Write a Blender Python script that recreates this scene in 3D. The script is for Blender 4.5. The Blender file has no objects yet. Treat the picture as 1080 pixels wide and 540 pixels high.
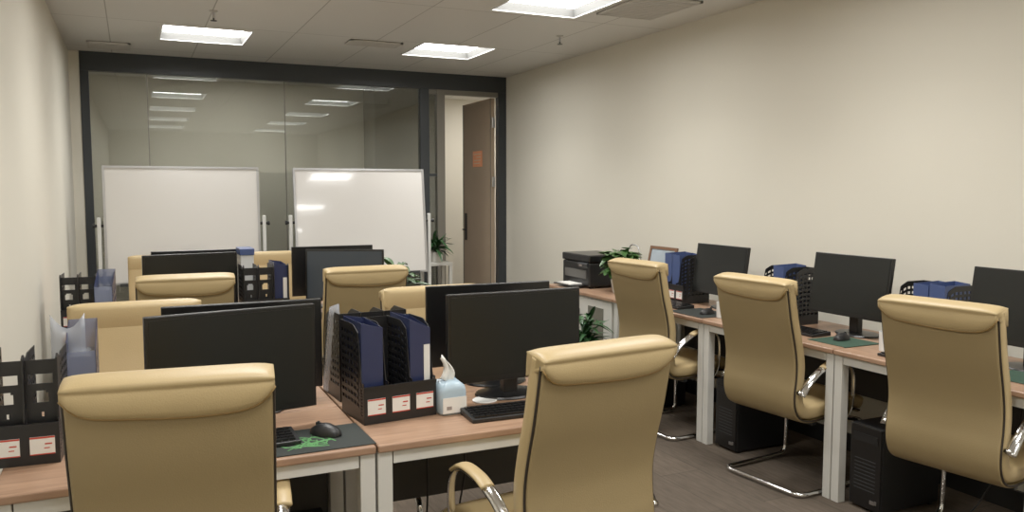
import bpy, bmesh, math, random
from mathutils import Vector, Matrix
random.seed(7)
PI = math.pi
sc = bpy.context.scene
C = sc.collection
CEIL = 2.745
WL, WR = -0.47, 3.76          # left and right wall planes
YN, YF = -2.1, 8.29           # wall behind the camera, glazed wall

# ------------------------------------------------------------------ materials
def srgb(r, g, b):
    def f(c):
        c /= 255.0
        return c/12.92 if c <= .04045 else ((c+.055)/1.055)**2.4
    return (f(r), f(g), f(b), 1)

def mat(name, col, rough=.5, metal=0, spec=.5, noise=0, nscale=20, bump=0, bscale=200, coat=0, alpha=1, trans=0):
    m = bpy.data.materials.new(name); m.use_nodes = True
    nt = m.node_tree; b = nt.nodes['Principled BSDF']
    b.inputs['Base Color'].default_value = col
    b.inputs['Roughness'].default_value = rough
    b.inputs['Metallic'].default_value = metal
    b.inputs['Specular IOR Level'].default_value = spec
    b.inputs['Coat Weight'].default_value = coat
    b.inputs['Alpha'].default_value = alpha
    b.inputs['Transmission Weight'].default_value = trans
    tc = nt.nodes.new('ShaderNodeTexCoord')
    if noise:
        n = nt.nodes.new('ShaderNodeTexNoise'); n.inputs['Scale'].default_value = nscale
        n.inputs['Detail'].default_value = 4
        r = nt.nodes.new('ShaderNodeMapRange')
        r.inputs['To Min'].default_value = 1-noise; r.inputs['To Max'].default_value = 1+noise
        mx = nt.nodes.new('ShaderNodeMix'); mx.data_type = 'RGBA'; mx.blend_type = 'MULTIPLY'
        mx.inputs['Factor'].default_value = 1
        nt.links.new(tc.outputs['Object'], n.inputs['Vector'])
        nt.links.new(n.outputs['Fac'], r.inputs['Value'])
        mx.inputs[6].default_value = col
        nt.links.new(r.outputs['Result'], mx.inputs[7])
        nt.links.new(mx.outputs[2], b.inputs['Base Color'])
    if bump:
        n2 = nt.nodes.new('ShaderNodeTexNoise'); n2.inputs['Scale'].default_value = bscale
        bp = nt.nodes.new('ShaderNodeBump'); bp.inputs['Strength'].default_value = bump
        bp.inputs['Distance'].default_value = .002
        nt.links.new(tc.outputs['Object'], n2.inputs['Vector'])
        nt.links.new(n2.outputs['Fac'], bp.inputs['Height'])
        nt.links.new(bp.outputs['Normal'], b.inputs['Normal'])
    return m

M = {}
M['wall'] = mat('wall_paint', srgb(222,217,203), .75, spec=.2, noise=.02, nscale=3, bump=.15, bscale=120)
M['wall_dark'] = mat('wall_paint_grey', srgb(105,105,100), .8, spec=.2, noise=.03, nscale=3)
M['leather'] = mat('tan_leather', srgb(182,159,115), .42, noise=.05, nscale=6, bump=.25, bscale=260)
M['leather_back_shade'] = mat('tan_leather_back_shade', srgb(144,125,88), .46, noise=.05, nscale=5, bump=.25, bscale=260)  # same leather darkened: shade on the top-lit chair backs put into the colour
M['piping'] = mat('dark_piping', srgb(40,32,24), .5)
M['seam'] = mat('seam_piping', srgb(140,112,64), .5)
M['chrome'] = mat('chrome', (.78,.78,.78,1), .12, 1)
M['alu'] = mat('aluminium', (.55,.55,.56,1), .35, 1)
M['white_metal'] = mat('white_powder_coat', srgb(205,203,196), .4, noise=.02, nscale=8)
M['black'] = mat('black_plastic', srgb(21,21,22), .45, noise=.08, nscale=30)
M['bezel'] = mat('black_gloss_bezel', srgb(16,16,17), .3)
M['screen_sheen'] = mat('screen_painted_sheen', srgb(50,58,66), .3)  # lighter bluish colour stands in for a reflection on the turned screen
M['screen'] = mat('black_screen', srgb(20,22,21), .32, spec=.4)
M['rack'] = mat('black_rack_plastic', srgb(22,22,24), .4, noise=.05, nscale=40)
M['darkgrey'] = mat('dark_grey_metal', srgb(58,60,62), .4, metal=.3)
M['frame'] = mat('dark_frame_metal', srgb(52,56,60), .4, metal=.2, noise=.04, nscale=10)
M['greyframe'] = mat('grey_frame_metal', srgb(120,116,108), .4, metal=.3)
M['modesty'] = mat('modesty_panel_board', srgb(60,58,55), .6, noise=.04, nscale=12)
M['board'] = mat('whiteboard_enamel', srgb(226,223,219), .09, spec=.6, coat=.6)
M['blue'] = mat('blue_plastic', srgb(62,78,122), .35, noise=.1, nscale=14)
M['navy'] = mat('navy_plastic', srgb(40,48,82), .3, noise=.12, nscale=14)
M['white'] = mat('white_plastic', srgb(225,225,222), .4)
M['paper'] = mat('white_paper', srgb(232,230,224), .7)
M['red'] = mat('red_print', srgb(190,60,45), .6)
M['greyprint'] = mat('grey_print', srgb(150,140,135), .6)
M['green'] = mat('green_print', srgb(70,130,70), .6)
M['matcloth'] = mat('mouse_mat_cloth', srgb(30,36,33), .8, noise=.15, nscale=40)
M['matgreen'] = mat('mouse_mat_green', srgb(42,70,55), .8, noise=.25, nscale=18)
M['leaf'] = mat('green_leaf', srgb(58,92,44), .4, noise=.3, nscale=9)
M['leaf2'] = mat('dark_green_leaf', srgb(46,82,46), .4, noise=.3, nscale=9)
M['pot'] = mat('white_ceramic', srgb(215,212,205), .3)
M['potdark'] = mat('dark_pot', srgb(50,44,40), .4)
M['soil'] = mat('potting_soil', srgb(50,38,28), .9, noise=.3, nscale=60)
M['door'] = mat('door_laminate', srgb(172,152,130), .5, noise=.06, nscale=6)
M['orange'] = mat('orange_notice', srgb(255,172,126), .5)
M['cream'] = mat('cream_print', srgb(240,205,170), .5)
M['brownwood'] = mat('brown_picture_frame', srgb(120,86,62), .5, noise=.1)
M['glasspane_grey'] = mat('grey_door_glass', srgb(110,108,98), .25)
M['vent'] = mat('vent_metal', srgb(200,196,190), .5)
M['ventdark'] = mat('vent_shadow', srgb(90,88,85), .8)
M['palegreen'] = mat('pale_blue_film', srgb(168,190,205), .3, noise=.15, nscale=25)
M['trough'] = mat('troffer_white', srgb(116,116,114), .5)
M['baseboard'] = mat('dark_baseboard', srgb(32,31,30), .5)

def translucent(name, col, a):
    m = bpy.data.materials.new(name); m.use_nodes = True
    nt = m.node_tree; b = nt.nodes['Principled BSDF']
    b.inputs['Base Color'].default_value = col; b.inputs['Roughness'].default_value = .2
    t = nt.nodes.new('ShaderNodeBsdfTransparent'); mx = nt.nodes.new('ShaderNodeMixShader')
    mx.inputs[0].default_value = a
    nt.links.new(t.outputs[0], mx.inputs[1]); nt.links.new(b.outputs[0], mx.inputs[2])
    nt.links.new(mx.outputs[0], nt.nodes['Material Output'].inputs[0])
    return m
M['sleeve'] = translucent('clear_blue_film', srgb(140,150,180), .55)
M['clear'] = translucent('clear_film', srgb(190,195,205), .45)

def emis(name, col, s):
    m = bpy.data.materials.new(name); m.use_nodes = True
    nt = m.node_tree; nt.nodes.clear()
    e = nt.nodes.new('ShaderNodeEmission'); e.inputs[0].default_value = col; e.inputs[1].default_value = s
    o = nt.nodes.new('ShaderNodeOutputMaterial'); nt.links.new(e.outputs[0], o.inputs[0])
    return m
M['lamp'] = emis('lamp_diffuser_glow', (1,.985,.945,1), 16)
M['added_corr'] = emis('corridor_added_glow', (1,.95,.88,1), 45)  # glow of the unseen lamp added to brighten the lobby
M['added_corr2'] = emis('corridor_added_dim_glow', (1,.96,.9,1), 25)  # glow of the unseen lamp added to brighten the corridor

# glass: thin clear pane that transmits and mirrors
def glassmat():
    m = bpy.data.materials.new('clear_partition_glass'); m.use_nodes = True
    nt = m.node_tree; nt.nodes.clear()
    t = nt.nodes.new('ShaderNodeBsdfTransparent'); t.inputs[0].default_value = (.86,.88,.86,1)
    g = nt.nodes.new('ShaderNodeBsdfGlossy'); g.inputs['Roughness'].default_value = .0
    g.inputs[0].default_value = (.95,.97,.95,1)
    f = nt.nodes.new('ShaderNodeFresnel'); f.inputs[0].default_value = 1.95
    mx = nt.nodes.new('ShaderNodeMixShader'); o = nt.nodes.new('ShaderNodeOutputMaterial')
    nt.links.new(f.outputs[0], mx.inputs[0]); nt.links.new(t.outputs[0], mx.inputs[1])
    nt.links.new(g.outputs[0], mx.inputs[2]); nt.links.new(mx.outputs[0], o.inputs[0])
    return m
M['glass'] = glassmat()

def woodmat():
    m = mat('desk_wood_laminate', srgb(160,112,84), .38)
    nt = m.node_tree; b = nt.nodes['Principled BSDF']
    tc = nt.nodes.new('ShaderNodeTexCoord'); mp = nt.nodes.new('ShaderNodeMapping')
    mp.inputs['Scale'].default_value = (2, 26, 2)
    n = nt.nodes.new('ShaderNodeTexNoise'); n.inputs['Scale'].default_value = 3; n.inputs['Detail'].default_value = 6
    cr = nt.nodes.new('ShaderNodeValToRGB')
    cr.color_ramp.elements[0].position = .3; cr.color_ramp.elements[0].color = srgb(142,110,88)
    cr.color_ramp.elements[1].position = .7; cr.color_ramp.elements[1].color = srgb(168,134,108)
    nt.links.new(tc.outputs['Object'], mp.inputs[0]); nt.links.new(mp.outputs[0], n.inputs['Vector'])
    nt.links.new(n.outputs['Fac'], cr.inputs[0]); nt.links.new(cr.outputs[0], b.inputs['Base Color'])
    return m
M['wood'] = woodmat()

def carpetmat():
    m = mat('carpet_tiles', srgb(92,80,68), .95, spec=.1)
    nt = m.node_tree; b = nt.nodes['Principled BSDF']
    tc = nt.nodes.new('ShaderNodeTexCoord')
    br = nt.nodes.new('ShaderNodeTexBrick')
    br.inputs['Color1'].default_value = srgb(90,80,70); br.inputs['Color2'].default_value = srgb(84,75,66)
    br.inputs['Mortar'].default_value = srgb(76,68,60)
    br.inputs['Scale'].default_value = 1; br.inputs['Mortar Size'].default_value = .004
    br.inputs['Brick Width'].default_value = 1.0; br.inputs['Row Height'].default_value = .25
    mp = nt.nodes.new('ShaderNodeMapping'); mp.inputs['Rotation'].default_value = (0,0,PI/2)
    n = nt.nodes.new('ShaderNodeTexNoise'); n.inputs['Scale'].default_value = 4; n.inputs['Detail'].default_value = 8
    mp2 = nt.nodes.new('ShaderNodeMapping'); mp2.inputs['Scale'].default_value = (14, 2, 1)
    r = nt.nodes.new('ShaderNodeMapRange'); r.inputs['To Min'].default_value = .6; r.inputs['To Max'].default_value = 1.4
    mx = nt.nodes.new('ShaderNodeMix'); mx.data_type = 'RGBA'; mx.blend_type = 'MULTIPLY'; mx.inputs['Factor'].default_value = 1
    L = nt.links.new
    L(tc.outputs['Object'], mp.inputs[0]); L(mp.outputs[0], br.inputs['Vector'])
    L(tc.outputs['Object'], mp2.inputs[0]); L(mp2.outputs[0], n.inputs['Vector'])
    L(n.outputs['Fac'], r.inputs['Value']); L(br.outputs['Color'], mx.inputs[6]); L(r.outputs['Result'], mx.inputs[7])
    L(mx.outputs[2], b.inputs['Base Color'])
    n3 = nt.nodes.new('ShaderNodeTexNoise'); n3.inputs['Scale'].default_value = 300
    bp = nt.nodes.new('ShaderNodeBump'); bp.inputs['Strength'].default_value = .5; bp.inputs['Distance'].default_value = .004
    L(tc.outputs['Object'], n3.inputs['Vector']); L(n3.outputs['Fac'], bp.inputs['Height']); L(bp.outputs['Normal'], b.inputs['Normal'])
    return m
M['carpet'] = carpetmat()

def ceilmat():
    m = mat('ceiling_metal_tiles', srgb(232,229,224), .5, spec=.3)
    nt = m.node_tree; b = nt.nodes['Principled BSDF']
    tc = nt.nodes.new('ShaderNodeTexCoord')
    mp = nt.nodes.new('ShaderNodeMapping'); mp.inputs['Location'].default_value = (.12, .03, 0)
    br = nt.nodes.new('ShaderNodeTexBrick'); br.offset = 0
    br.inputs['Color1'].default_value = srgb(224,222,218); br.inputs['Color2'].default_value = srgb(218,216,212)
    br.inputs['Mortar'].default_value = srgb(168,165,160)
    br.inputs['Scale'].default_value = 1; br.inputs['Mortar Size'].default_value = .005; br.inputs['Mortar Smooth'].default_value = .4
    br.inputs['Brick Width'].default_value = .665; br.inputs['Row Height'].default_value = 1.33
    nt.links.new(tc.outputs['Object'], mp.inputs[0]); nt.links.new(mp.outputs[0], br.inputs['Vector'])
    nt.links.new(br.outputs['Color'], b.inputs['Base Color'])
    return m
M['ceil'] = ceilmat()

# ------------------------------------------------------------------ mesh helpers
class MB:
    def __init__(s): s.bm = bmesh.new()
    def box(s, x0,x1,y0,y1,z0,z1, mtx=None):
        vs = [s.bm.verts.new(v) for v in [(x0,y0,z0),(x1,y0,z0),(x1,y1,z0),(x0,y1,z0),(x0,y0,z1),(x1,y0,z1),(x1,y1,z1),(x0,y1,z1)]]
        for f in [(3,2,1,0),(4,5,6,7),(0,1,5,4),(1,2,6,5),(2,3,7,6),(3,0,4,7)]:
            s.bm.faces.new([vs[i] for i in f])
        if mtx:
            for v in vs: v.co = mtx @ v.co
        return s
    def tube(s, pts, r, n=8, closed=False, flat=None):
        pts = [Vector(p) for p in pts]; N = len(pts); rings = []
        up = None
        for i, p in enumerate(pts):
            a = pts[(i-1) % N] if (closed or i > 0) else p
            b = pts[(i+1) % N] if (closed or i < N-1) else p
            t = (b-a).normalized()
            if up is None:
                up = Vector((0,0,1)) if abs(t.z) < .9 else Vector((1,0,0))
            u = (up - t*up.dot(t)).normalized(); w = t.cross(u); up = u
            rr = r[i] if isinstance(r, (list,tuple)) else r
            ru, rw = (rr, rr) if flat is None else flat
            rings.append([s.bm.verts.new(p + u*math.cos(k*2*PI/n)*ru + w*math.sin(k*2*PI/n)*rw) for k in range(n)])
        m = N if closed else N-1
        for i in range(m):
            A, B = rings[i], rings[(i+1) % N]
            for k in range(n):
                s.bm.faces.new([A[k], A[(k+1)%n], B[(k+1)%n], B[k]])
        if not closed:
            s.bm.faces.new(rings[0][::-1]); s.bm.faces.new(rings[-1])
        return s
    def lathe(s, prof, cx=0, cy=0, n=24, sx=1, sy=1):
        rings = []
        for (r, z) in prof:
            rings.append([s.bm.verts.new((cx+r*sx*math.cos(k*2*PI/n), cy+r*sy*math.sin(k*2*PI/n), z)) for k in range(n)])
        for A, B in zip(rings, rings[1:]):
            for k in range(n): s.bm.faces.new([A[k], A[(k+1)%n], B[(k+1)%n], B[k]])
        s.bm.faces.new(rings[0][::-1]); s.bm.faces.new(rings[-1])
        return s
    def prism(s, poly, x0, x1, axis='x'):
        def P(a, b, c): return {'x': (c,a,b), 'y': (a,c,b), 'z': (a,b,c)}[axis]
        A = [s.bm.verts.new(P(a,b,x0)) for a,b in poly]; B = [s.bm.verts.new(P(a,b,x1)) for a,b in poly]
        s.bm.faces.new(A[::-1]); s.bm.faces.new(B)
        n = len(poly)
        for i in range(n): s.bm.faces.new([A[i], A[(i+1)%n], B[(i+1)%n], B[i]])
        return s
    def grid(s, rows, closed_u=False, caps=False):
        R = [[s.bm.verts.new(p) for p in row] for row in rows]
        n = len(R[0])
        for A, B in zip(R, R[1:]):
            for k in range(n if closed_u else n-1):
                s.bm.faces.new([A[k], A[(k+1)%n], B[(k+1)%n], B[k]])
        if caps: s.bm.faces.new(R[0][::-1]); s.bm.faces.new(R[-1])
        return s
    def build(s, name, m, parent=None, bevel=0, seg=2, smooth=False, solid=0, loc=None, sub=0):
        bmesh.ops.recalc_face_normals(s.bm, faces=s.bm.faces)
        me = bpy.data.meshes.new(name); s.bm.to_mesh(me); s.bm.free()
        me.materials.append(m)
        o = bpy.data.objects.new(name, me); C.objects.link(o)
        if parent: o.parent = parent
        if loc: o.location = loc
        if solid:
            d = o.modifiers.new('solid', 'SOLIDIFY'); d.thickness = solid; d.offset = 0
        if bevel:
            d = o.modifiers.new('bevel', 'BEVEL'); d.width = bevel; d.segments = seg; d.limit_method = 'ANGLE'; d.angle_limit = .6
        if sub:
            d = o.modifiers.new('sub', 'SUBSURF'); d.levels = sub; d.render_levels = sub
        if smooth:
            for p in me.polygons: p.use_smooth = True
        return o

def thing(name, label, cat, loc=(0,0,0), rz=0, group=None):
    o = bpy.data.objects.new(name, None); C.objects.link(o)
    o.empty_display_size = .1
    o.location = loc; o.rotation_euler = (0,0,math.radians(rz)); return tag(o, label, cat, group)
def tag(o, label, cat, group=None):
    o['label'] = label; o['category'] = cat
    if group: o['group'] = group
    return o
def struct(o): o['kind'] = 'structure'; return o
def dup(root, loc, rz, label, group=None):
    def cp(o, par):
        c = o.copy(); C.objects.link(c); c.parent = par
        for ch in list(o.children): cp(ch, c)
        return c
    r = cp(root, None); r.location = loc; r.rotation_euler = (0,0,math.radians(rz)); r['label'] = label
    if group: r['group'] = group
    return r
def catmull(pts, k=6, closed=False):
    out = []; n = len(pts); P = [Vector(p) for p in pts]
    for i in range(n if closed else n-1):
        p0 = P[(i-1)%n] if (closed or i>0) else P[0]; p1 = P[i]; p2 = P[(i+1)%n]
        p3 = P[(i+2)%n] if (closed or i+2<n) else P[-1]
        for j in range(k):
            t = j/k
            out.append(.5*((2*p1)+(-p0+p2)*t+(2*p0-5*p1+4*p2-p3)*t*t+(-p0+3*p1-3*p2+p3)*t**3))
    if not closed: out.append(P[-1])
    return out
def fillet(pts, r, k=5):
    P = [Vector(p) for p in pts]; out = [P[0]]
    for i in range(1, len(P)-1):
        a = P[i] + (P[i-1]-P[i]).normalized()*r; b = P[i] + (P[i+1]-P[i]).normalized()*r
        for j in range(k+1):
            t = j/k; out.append(a*(1-t)**2 + P[i]*2*t*(1-t) + b*t*t)
    out.append(P[-1]); return out

# ------------------------------------------------------------------ room shell
struct(MB().box(WL-.6, WR+1.8, YN-.1, 11.2, -.1, 0).build('floor', M['carpet']))
struct(MB().box(WL-.12, WL, YN, YF+.12, 0, CEIL).build('wall_left', M['wall']))
struct(MB().box(WR, WR+.12, YN, YF, 0, CEIL).build('wall_right', M['wall']))
struct(MB().box(WL-.12, WR+.12, YN-.1, YN, 0, CEIL).build('wall_near', M['wall']))
struct(MB().box(WR-.018, WR, YN, YF, 0, .1).build('baseboard_right', M['baseboard']))
struct(MB().box(WL, WL+.015, YN, YF, 0, .1).build('baseboard_left', M['baseboard']))

LS = .64
lights = []
for j, cy in enumerate((7.02, 4.98, 3.05, 1.10, -.85)):
    lights += [(.57, cy), (2.585, cy-.10)]
holes = [(x-LS/2, x+LS/2, y-LS/2, y+LS/2) for x, y in lights]
mb = MB()
xs = sorted({WL-.12, WR+.12} | {h[i] for h in holes for i in (0,1)})
ys = sorted({YN-.1, YF+.1} | {h[i] for h in holes for i in (2,3)})
for a, b in zip(xs, xs[1:]):
    for c, d in zip(ys, ys[1:]):
        mx_, my_ = (a+b)/2, (c+d)/2
        if any(h[0] < mx_ < h[1] and h[2] < my_ < h[3] for h in holes): continue
        mb.bm.faces.new([mb.bm.verts.new(v) for v in ((a,c,CEIL),(b,c,CEIL),(b,d,CEIL),(a,d,CEIL))])
bmesh.ops.remove_doubles(mb.bm, verts=mb.bm.verts, dist=1e-5)
o = struct(mb.build('ceiling', M['ceil']))
# slab above ceiling
struct(MB().box(WL-.6, WR+1.8, YN-.1, 11.2, CEIL+.18, CEIL+.22).build('trim_1', M['wall_dark']))

lt = [
 'recessed square ceiling light near the glass partition, on the left side',
 'recessed square ceiling light in front of the open door, second row right',
 'recessed square ceiling light above the left desks, nearer than the one at the glass',
 'bright recessed square ceiling light cut by the top edge, beside the large grille',
 'recessed square ceiling light over the front left desk, out of frame',
 'recessed square ceiling light over the front right desk, out of frame',
 'recessed square ceiling light above the camera on the left, out of frame',
 'recessed square ceiling light above the camera on the right, out of frame',
 'recessed square ceiling light at the rear left, out of frame behind the camera',
 'recessed square ceiling light at the rear right, out of frame behind the camera']
def ceiling_light(cx, cy, label):
    t = thing('ceiling_light', label, 'ceiling light', (cx, cy, CEIL), 0, 'recessed square ceiling lights')
    h = LS/2; mb = MB()
    # sloping inner tray
    k = h-.02; dz = .055
    ring0 = [(-h,-h,0),(h,-h,0),(h,h,0),(-h,h,0)]; ring1 = [(-k,-k,dz),(k,-k,dz),(k,k,dz),(-k,k,dz)]
    mb.grid([[Vector(p) for p in ring0],[Vector(p) for p in ring1]], closed_u=True)
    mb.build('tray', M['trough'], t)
    mb = MB()
    mb.box(-h-.012,h+.012,-h-.012,-h,-.006,0).box(-h-.012,h+.012,h,h+.012,-.006,0)
    mb.box(-h-.012,-h,-h,h,-.006,0).box(h,h+.012,-h,h,-.006,0)
    mb.build('rim', M['white'], t)
    mb = MB(); mb.grid([[Vector((-k,-k,dz)),Vector((k,-k,dz))],[Vector((-k,k,dz)),Vector((k,k,dz))]])
    mb.build('diffuser', M['lamp'], t)
    la = bpy.data.lights.new('lamp', 'AREA'); la.shape = 'SQUARE'; la.size = .56; la.energy = 10.5
    la.color = (1,.98,.93); la.spread = math.radians(118)
    lo = bpy.data.objects.new('louvre_lamp', la); C.objects.link(lo); lo.parent = t; lo.location = (0,0,.048)
    return t
for (x, y), l in zip(lights, lt): ceiling_light(x, y, l)

def vent(x0,x1,y0,y1,label,n,along='x'):
    cx, cy = (x0+x1)/2, (y0+y1)/2; w, d = (x1-x0)/2, (y1-y0)/2
    t = thing('ceiling_vent', label, 'vent', (cx,cy,CEIL))
    MB().box(-w,w,-d,d,-.004,-.001).build('backing', M['ventdark'], t)
    b = .02
    MB().box(-w,w,-d,-d+b,-.014,-.001).box(-w,w,d-b,d,-.014,-.001).box(-w,-w+b,-d,d,-.014,-.001).box(w-b,w,-d,d,-.014,-.001).build('frame', M['vent'], t)
    mb = MB()
    for i in range(n):
        u = -d+b+(2*d-2*b)*(i+.5)/n; s = (2*d-2*b)/n*.34
        mb.box(-w+b,w-b,u-s,u+s,-.012,-.003)
    mb.build('louvre', M['vent'], t)
vent(-.30,.03,7.66,8.0,'small slotted ceiling vent in the far left corner near the glass', 5)
vent(1.66,2.10,6.68,6.90,'slim slotted ceiling vent between the two far ceiling lights', 4)
vent(2.97,3.42,4.40,5.0,'large square grille vent in the ceiling beside the right wall', 14)

def sprinkler(x,y,label):
    t = thing('ceiling_sprinkler', label, 'sprinkler', (x,y,CEIL))
    MB().lathe([(.028,-.002),(.03,-.006),(.012,-.012)],n=16).build('collar', M['vent'], t)
    MB().lathe([(.007,-.05),(.007,-.004)],n=10).build('stem', M['alu'], t)
    MB().lathe([(.005,-.072),(.022,-.07),(.022,-.066),(.006,-.062),(.006,-.048)],n=12).build('deflector', M['darkgrey'], t)
sprinkler(.55,6.05,'small ceiling sprinkler head in front of the far left ceiling light')
sprinkler(3.14,5.85,'small ceiling sprinkler head near the right wall past the bright light')

# ------------------------------------------------------------------ glazed partition at the far end
_before = set(bpy.data.objects)
y0, y1 = YF-.04, YF+.04
HB = 2.575
struct(MB().box(WL-.12,-.385,YF-.03,YF+.05,0,CEIL).build('wall_back', M['wall']))
struct(MB().box(-.385,WR+.06,y0,y1,HB,CEIL+.03).build('trim_2', M['frame'], bevel=.003))   # head beam
struct(MB().box(-.385,-.315,y0,y1,0,HB).build('trim_3', M['frame'], bevel=.003))
struct(MB().box(2.77,2.87,y0,y1,0,HB).build('trim_4', M['frame'], bevel=.003))
struct(MB().box(3.665,WR+.06,y0,y1,0,HB).build('trim_5', M['frame'], bevel=.003))
struct(MB().box(-.315,2.77,y0,y1,0,.06).build('trim_6', M['frame']))
struct(MB().box(2.955,3.045,y0,y1,0,HB).build('trim_7', M['greyframe'], bevel=.003))
struct(MB().box(2.87,3.665,YF-.03,YF+.03,2.525,HB).build('trim_8', M['greyframe']))
struct(MB().box(2.87,2.955,YF-.03,YF+.02,1.66,1.69).build('trim_9', M['frame']))
gx = [(-.315,.155),(.163,1.385),(1.393,2.77)]
for i,(a,b) in enumerate(gx):
    struct(MB().box(a,b,YF-.006,YF+.006,.06,HB).build('window_%d'%(i+1), M['glass']))
struct(MB().box(2.87,2.955,YF-.006,YF+.006,.0,2.525).build('window_4', M['glass']))
struct(MB().box(.155,.163,YF-.008,YF+.008,.06,HB).box(1.385,1.393,YF-.008,YF+.008,.06,HB).build('trim_10', M['greyframe']))
# open door leaf, swung out into the corridor
dr = bpy.data.objects.new('door_1', None); C.objects.link(dr); dr.location = (3.65, YF+.03, 0); struct(dr)
MB().box(-.045,0,.0,.84,.01,2.52).build('door_leaf', M['door'], dr, bevel=.002)
MB().box(-.049,-.045,0,.012,.01,2.52).box(-.049,-.045,.82,.84,.01,2.52).build('edge_strip', M['greyframe'], dr)
hd = MB().box(-.053,-.045,.72,.78,.92,1.24).build('door_handle', M['black'], dr, bevel=.003)
MB().tube([(-.05,.75,1.05),(-.09,.75,1.05),(-.095,.73,1.05),(-.095,.62,1.05)],.009,10).build('lever', M['black'], hd, smooth=True)
for z in (.35,1.55,2.2):
    MB().tube([(-.03,-.022,z),(-.03,-.022,z+.11)],.011,10).box(-.03,-.0,-.016,.0,z,z+.11).build('hinge', M['alu'], dr)
nt_ = thing('door_notice','small orange notice with pale lines stuck on the open brown door','notice',(3.6025,YF+.41,1.87))
MB().box(-.003,0,-.14,.14,-.09,.09).build('notice_sheet', M['orange'], nt_)
mb = MB()
for k,(a,b) in enumerate([(-.11,.11),(-.10,.03),(-.10,.10),(-.08,.10)]):
    z = .055-.035*k; mb.box(-.0045,-.003,a,b,z-.006,z+.006)
mb.build('print', M['cream'], nt_)
# the partition stands slightly out of square with the side walls
_T = Matrix.Translation((WR,YF-.01,0)) @ Matrix.Rotation(math.radians(-.2),4,'Z') @ Matrix.Translation((-WR,-YF,0))
for o in set(bpy.data.objects)-_before:
    if o.parent is None:
        bpy.context.view_layer.update(); o.matrix_world = _T @ Matrix.LocRotScale(o.location, o.rotation_euler, None)

# corridor behind the glass
struct(MB().box(WL-.6,2.60,9.9,10.0,0,CEIL).build('wall_corridor', M['wall']))
struct(MB().box(2.60,3.36,9.4,10.5,0,CEIL).build('wall_pier', M['wall_dark']))
struct(MB().box(3.36,WR+1.8,10.5,10.6,0,CEIL).build('wall_lobby', M['wall']))
struct(MB().box(WL-.6,WL-.5,YF+.1,10,0,CEIL).build('wall_corridor_end', M['wall']))
struct(MB().box(WR+1.7,WR+1.8,YF+.05,10.6,0,CEIL).build('wall_lobby_end', M['wall']))
struct(MB().box(WR+.03,WR+1.8,YF-.06,YF+.0,0,CEIL).build('wall_lobby_near', M['wall']))
struct(MB().box(WL-.6,WR+1.8,YF+.11,10.6,CEIL,CEIL+.02).build('ceiling_corridor', M['ceil']))
struct(MB().box(WL-.6,WL-.12,YF+.02,YF+.10,0,CEIL).build('wall_corridor_near', M['wall']))
for X,Y,hw,l in ((4.45,9.4,.45,'unseen corridor light added beyond the open door to brighten the lobby'),(1.0,8.85,.5,'unseen corridor light added behind the head beam of the glass partition')):  # both unseen lamps are added to light the space behind the partition
    cl = thing('corridor_added_light',l,'ceiling light',(X,Y,CEIL-.02))
    MB().box(-hw,hw,-.15,.15,0,.02).build('housing', M['trough'], cl)
    MB().box(-hw+.03,hw-.03,-.12,.12,-.004,0).build('diffuser', M['added_corr'] if X>3 else M['added_corr2'], cl)

# ------------------------------------------------------------------ whiteboards
def whiteboard(cx, cy, rz, label, lean, h0=.76, h1=1.71, w=1.19):
    t = thing('whiteboard', label, 'whiteboard', (cx,cy,0), rz, 'mobile whiteboards before the glass')
    mt = Matrix.Translation((0,0,1.235)) @ Matrix.Rotation(math.radians(-lean),4,'X') @ Matrix.Translation((0,0,-1.235))
    MB().box(-w/2+.012,w/2-.012,-.008,.008,h0+.012,h1-.012,mt).build('writing_panel', M['board'], t)
    f = .018
    MB().box(-w/2,w/2,-.013,.013,h1-f,h1,mt).box(-w/2,w/2,-.013,.013,h0,h0+f,mt).box(-w/2,-w/2+f,-.013,.013,h0+f,h1-f,mt).box(w/2-f,w/2,-.013,.013,h0+f,h1-f,mt).build('board_frame', M['alu'], t)
    MB().box(-w/2+.1,w/2-.1,-.075,-.013,h0-.012,h0-.004,mt).box(-w/2+.1,w/2-.1,-.078,-.072,h0-.012,h0+.012,mt).build('marker_tray', M['darkgrey'], t)
    for s in (-1,1):
        x = s*(w/2+.034)
        MB().box(x-.014,x+.014,-.014,.014,.08,1.30).build('post', M['white'], t, bevel=.003)
        k = MB().tube([(s*(w/2),0,1.235),(x+s*.03,0,1.235)],.012,10).build('clamp', M['black'], t)
        MB().tube([(x+s*.03,0,1.235),(x+s*.045,0,1.235)],.018,10).build('knob', M['black'], k)
        MB().box(x-.016,x+.016,-.27,.27,.055,.085).build('foot', M['white'], t, bevel=.003)
        for q in (-1,1):
            MB().tube([(x-.012,q*.25,.026),(x+.012,q*.25,.026)],.026,14).box(x-.005,x+.005,q*.25-.005,q*.25+.005,.03,.058).build('caster', M['black'], t)
    MB().box(-w/2-.02,w/2+.02,-.01,.01,.36,.39).build('crossbar', M['white'], t)
    return t
whiteboard(.385,7.2,0,'large wheeled whiteboard on the left, next to the left wall',3.0)
whiteboard(1.865,7.2,0,'wheeled whiteboard with strong glare spots, beside the open door',7)

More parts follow.
